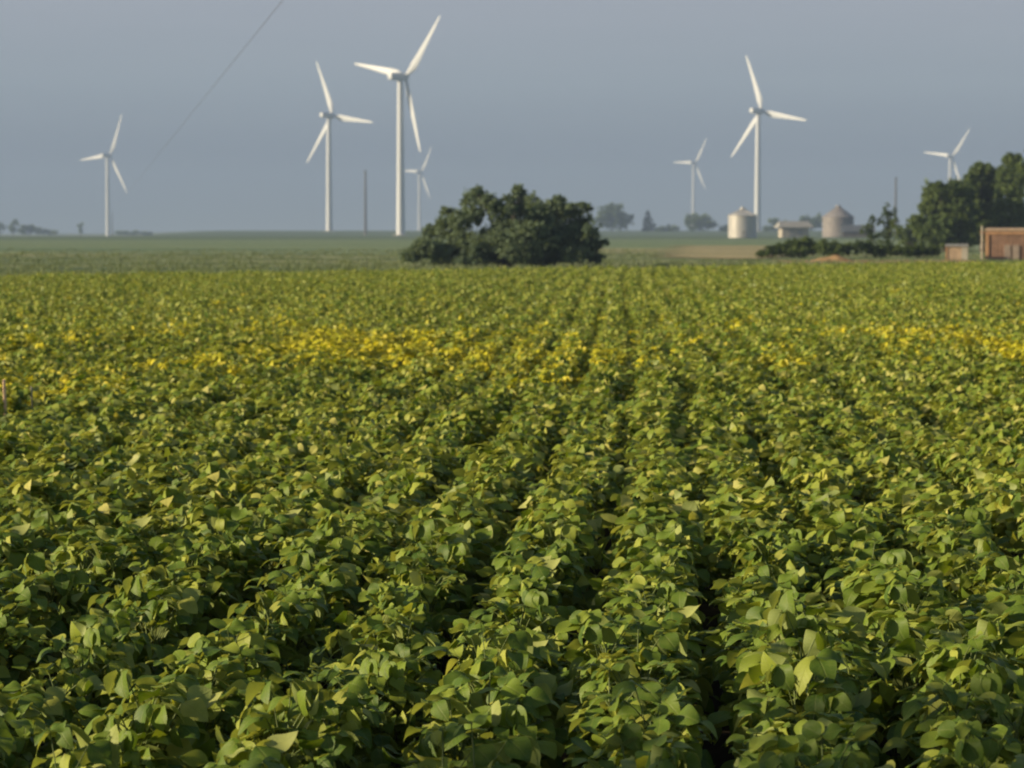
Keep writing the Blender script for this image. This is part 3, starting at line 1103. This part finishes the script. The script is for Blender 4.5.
# small hut
Yk = 186
k = Yk / FPX
pl, pr = at(946, 250, Yk), at(967.5, 250, Yk)
w = pr.x - pl.x
top = at(950, 246.3, Yk).z
root = empty("small_hut", ((pl.x + pr.x) / 2 + 0.12, Yk + 0.6, 0), R(-11))
m = MB()
m.box((0, 0, top / 2 - 0.1), (w, 1.2, top + 0.2))
wl = m.build("wall", M["box_wall"], root)
m = MB()
m.box((w * 0.36, -0.62, top / 2), (w * 0.28, 0.05, top * 0.98))
m.build("side_panel", M["pale_wall"], root)
m = MB()
m.box((-w / 2 + 0.05, -0.62, top / 2), (0.12, 0.06, top * 0.98))
m.build("corner_board", M["trim"], root)
m = MB()
m.box((0, 0, top + 0.08), (w + 0.1, 1.45, 0.08), Matrix.Rotation(R(4), 3, "X"))
m.build("roof", M["grey_roof"], root)
tag(root, "small brown hut with a pale side left of the red shed", "hut")

# clay mound
g = np.random.default_rng(9)
mp = ground_at(833, 178)
nx, ny = 40, 18
X, Y = np.meshgrid(np.linspace(-1, 1, nx), np.linspace(-1, 1, ny), indexing="ij")
rr = np.clip(1 - X ** 2 - Y ** 2, 0, 1)
Z = 0.36 * rr ** 0.8 * (1 + 0.25 * np.sin(X * 4 + 1) * np.cos(Y * 3) + 0.1 * np.sin(X * 9)) + g.normal(0, 0.008, X.shape) * (rr > 0)
Z = np.where(rr > 0, Z, -0.1)
idx = np.arange(X.size).reshape(X.shape)
q = np.stack([idx[:-1, :-1], idx[1:, :-1], idx[1:, 1:], idx[:-1, 1:]], -1).reshape(-1, 4)
md = link("clay_mound", np_mesh("clay_mound", np.stack([X * 1.7, Y * 0.9, Z], -1).reshape(-1, 3), q, None, clay), None, mp)
tag(md, "small heap of bare orange clay at the field's far margin", "mound")

# ------------------------------------------------------------------ poles and wire
def pole(px, pytop, Y, r0, r1, label):
    p = at(px, pytop, Y)
    z0 = float(hz(p.x, Y))
    h = p.z - z0
    root = empty("utility_pole", (p.x, Y, z0))
    m = MB()
    m.lathe([(r0, -0.5), (r0 * 0.97, 1.0), ((r0 + r1) / 2, h * 0.5), (r1, h - 0.3), (r1 * 0.6, h)], 16)
    m.build("shaft", M["dark_steel"], root, True, 50)
    m = MB()
    m.lathe([(r0 * 1.7, -0.5), (r0 * 1.7, 0.12), (r0 * 1.2, 0.3)], 16)
    m.build("footing", M["concrete"], root)
    tag(root, label, "pole", "tall dark utility poles")


pole(365.3, 170, 1320, 0.75, 0.50, "thin dark pole standing between the two larger turbines")
pole(896, 177, 1250, 0.70, 0.45, "thin dark pole rising behind the young trees on the right")

# the overhead wire crosses the upper left, running away to a pole far down the line
a = at(283, 0, 96)
vp = Vector(((97.5 - 512) / FPX, 1, 0)).normalized()
far_n = (1150 - a.y) / vp.y
w0 = a - vp * (a.y + 14) / vp.y
wpts = []
for k in range(60):
    f = k / 59
    wpts.append(w0 + vp * ((1150 + 14) / vp.y * f))
m = MB()
m.tube(wpts, [0.012] * 60, 6)
wire = m.build("overhead_wire", M["wire"], None, True)
tag(wire, "thin dark overhead wire slanting down through the sky at upper left", "wire")
for q, lab in ((w0, "wooden line pole carrying the near end of the overhead wire"), (wpts[-1], "wooden line pole at the far end of the overhead wire, by the far left turbine")):
    z0 = float(hz(q.x, q.y))
    root = empty("line_pole", (q.x, q.y, z0))
    m = MB()
    m.lathe([(0.17, -0.5), (0.15, (q.z - z0) * 0.5), (0.11, q.z - z0 - 0.1)], 12)
    m.build("shaft", M["bark"], root, True, 50)
    m = MB()
    m.lathe([(0.05, q.z - z0 - 0.1), (0.07, q.z - z0 - 0.06), (0.03, q.z - z0 - 0.01)], 10)
    m.build("insulator", M["concrete"], root, True)
    tag(root, lab, "pole")

# marker stakes standing in the crop
for px, pt, pb, mat, wd, lab in ((6.3, 380, 402, "stake", 0.024, "short raw pine stake standing above the leaves at the left edge"),
                                 (33.3, 387, 398, "pale_stake", 0.016, "thin grey weathered stake right of the raw pine one")):
    Yk = (CAM_Z - 0.72) * FPX / (pb - 231)
    p = at(px, pt, Yk)
    root = empty("marker_stake", (p.x, Yk, 0))
    m = MB()
    m.box((0, 0, p.z / 2 - 0.05), (wd, wd, p.z + 0.1))
    h = wd / 2
    m.add([(-h, -h, p.z), (h, -h, p.z), (h, h, p.z), (-h, h, p.z), (0, 0, p.z + 0.015)], [(0, 1, 4), (1, 2, 4), (2, 3, 4), (3, 0, 4)])
    s_ = m.build("marker_stake", M[mat], None)
    s_.location = (p.x, Yk, 0)
    s_.rotation_euler = (R(2), R(-1.5), R(20))
    bpy.data.objects.remove(root)
    tag(s_, lab, "stake")

# ------------------------------------------------------------------ light, sky, air
SUN_EL, SUN_AZ = R(18), R(-101)      # azimuth from +Y, clockwise positive: behind and to the left
to_sun = Vector((math.sin(SUN_AZ) * math.cos(SUN_EL), math.cos(SUN_AZ) * math.cos(SUN_EL), math.sin(SUN_EL)))
sd = bpy.data.lights.new("sun", "SUN")
sd.energy = 5.0
sd.angle = R(0.6)
sd.color = (1.0, 0.82, 0.54)
sun = bpy.data.objects.new("sun", sd)
sun.rotation_euler = to_sun.to_track_quat("Z", "Y").to_euler()
COL.objects.link(sun)

wd = bpy.data.worlds.new("World")
S.world = wd
wd.use_nodes = True
nt = wd.node_tree
bg = nt.nodes["Background"]
sky = N(nt, "ShaderNodeTexSky", sky_type="NISHITA")
sky.sun_disc = False
sky.sun_elevation = SUN_EL
sky.sun_rotation = SUN_AZ % (2 * math.pi)
sky.air_density = 1.3
sky.dust_density = 2.5
sky.ozone_density = 1.5
SKY_STR = 0.055
tc = N(nt, "ShaderNodeTexCoord")
sp = N(nt, "ShaderNodeSeparateXYZ")
nt.links.new(tc.outputs["Generated"], sp.inputs[0])
el = math_n(nt, "MULTIPLY", sp.outputs[2], 5.0, True)        # 0..0.2 in sin(elevation) -> 0..1
K = 0.595 / SKY_STR
low = ramp(nt, el, [(0.0, (0.36, 0.385, 0.35)), (0.05, (0.30, 0.33, 0.33)), (0.16, (0.248, 0.285, 0.330)),
                    (0.30, (0.33, 0.38, 0.424)), (0.47, (0.375, 0.408, 0.462)), (1.0, (0.40, 0.43, 0.49))])
low = cmix(nt, 1.0, low, (K, K, K), "MULTIPLY")
fade = N(nt, "ShaderNodeMapRange", interpolation_type="SMOOTHSTEP")
fade.inputs["From Min"].default_value = 0.12
fade.inputs["From Max"].default_value = 0.40
nt.links.new(sp.outputs[2], fade.inputs["Value"])
colr = cmix(nt, fade.outputs[0], low, sky.outputs[0])
cl = noise(nt, 2.2, 4, 0.55, tc.outputs["Generated"], (1, 1, 14))
clc = ramp(nt, cl, [(0.3, (0.955, 0.96, 0.97)), (0.7, (1.045, 1.04, 1.03))])
colr = cmix(nt, 1.0, colr, clc, "MULTIPLY")
nt.links.new(colr, bg.inputs["Color"])
bg.inputs["Strength"].default_value = SKY_STR

hb = MB()
hb.box((0, 2950, 72.5), (3900, 6700, 157))
hm = bpy.data.materials.new("haze")
hm.use_nodes = True
hn = hm.node_tree
hn.nodes.clear()
ho = N(hn, "ShaderNodeOutputMaterial")
pv = N(hn, "ShaderNodeVolumePrincipled")
pv.inputs["Color"].default_value = (0.315, 0.42, 0.655, 1)
pv.inputs["Density"].default_value = 0.00030
hn.links.new(pv.outputs[0], ho.inputs["Volume"])
hz_o = hb.build("haze", hm)
tag(hz_o, "pale evening haze over the far fields", None, kind="stuff")
hz_o.display_type = "WIRE"

# ------------------------------------------------------------------ render settings
S.render.engine = "CYCLES"
S.view_settings.view_transform = "Standard"
S.view_settings.look = "None"
S.view_settings.exposure = 0.78
S.view_settings.gamma = 1.0
S.view_settings.use_curve_mapping = False
c = S.cycles
c.use_denoising = True
c.denoiser = "OPENIMAGEDENOISE"
c.max_bounces = 6
c.diffuse_bounces = 3
c.glossy_bounces = 2
c.transmission_bounces = 4
c.volume_bounces = 1
c.transparent_max_bounces = 4
c.filter_width = 2.0
c.use_adaptive_sampling = True
c.adaptive_threshold = 0.015
S.render.use_persistent_data = False
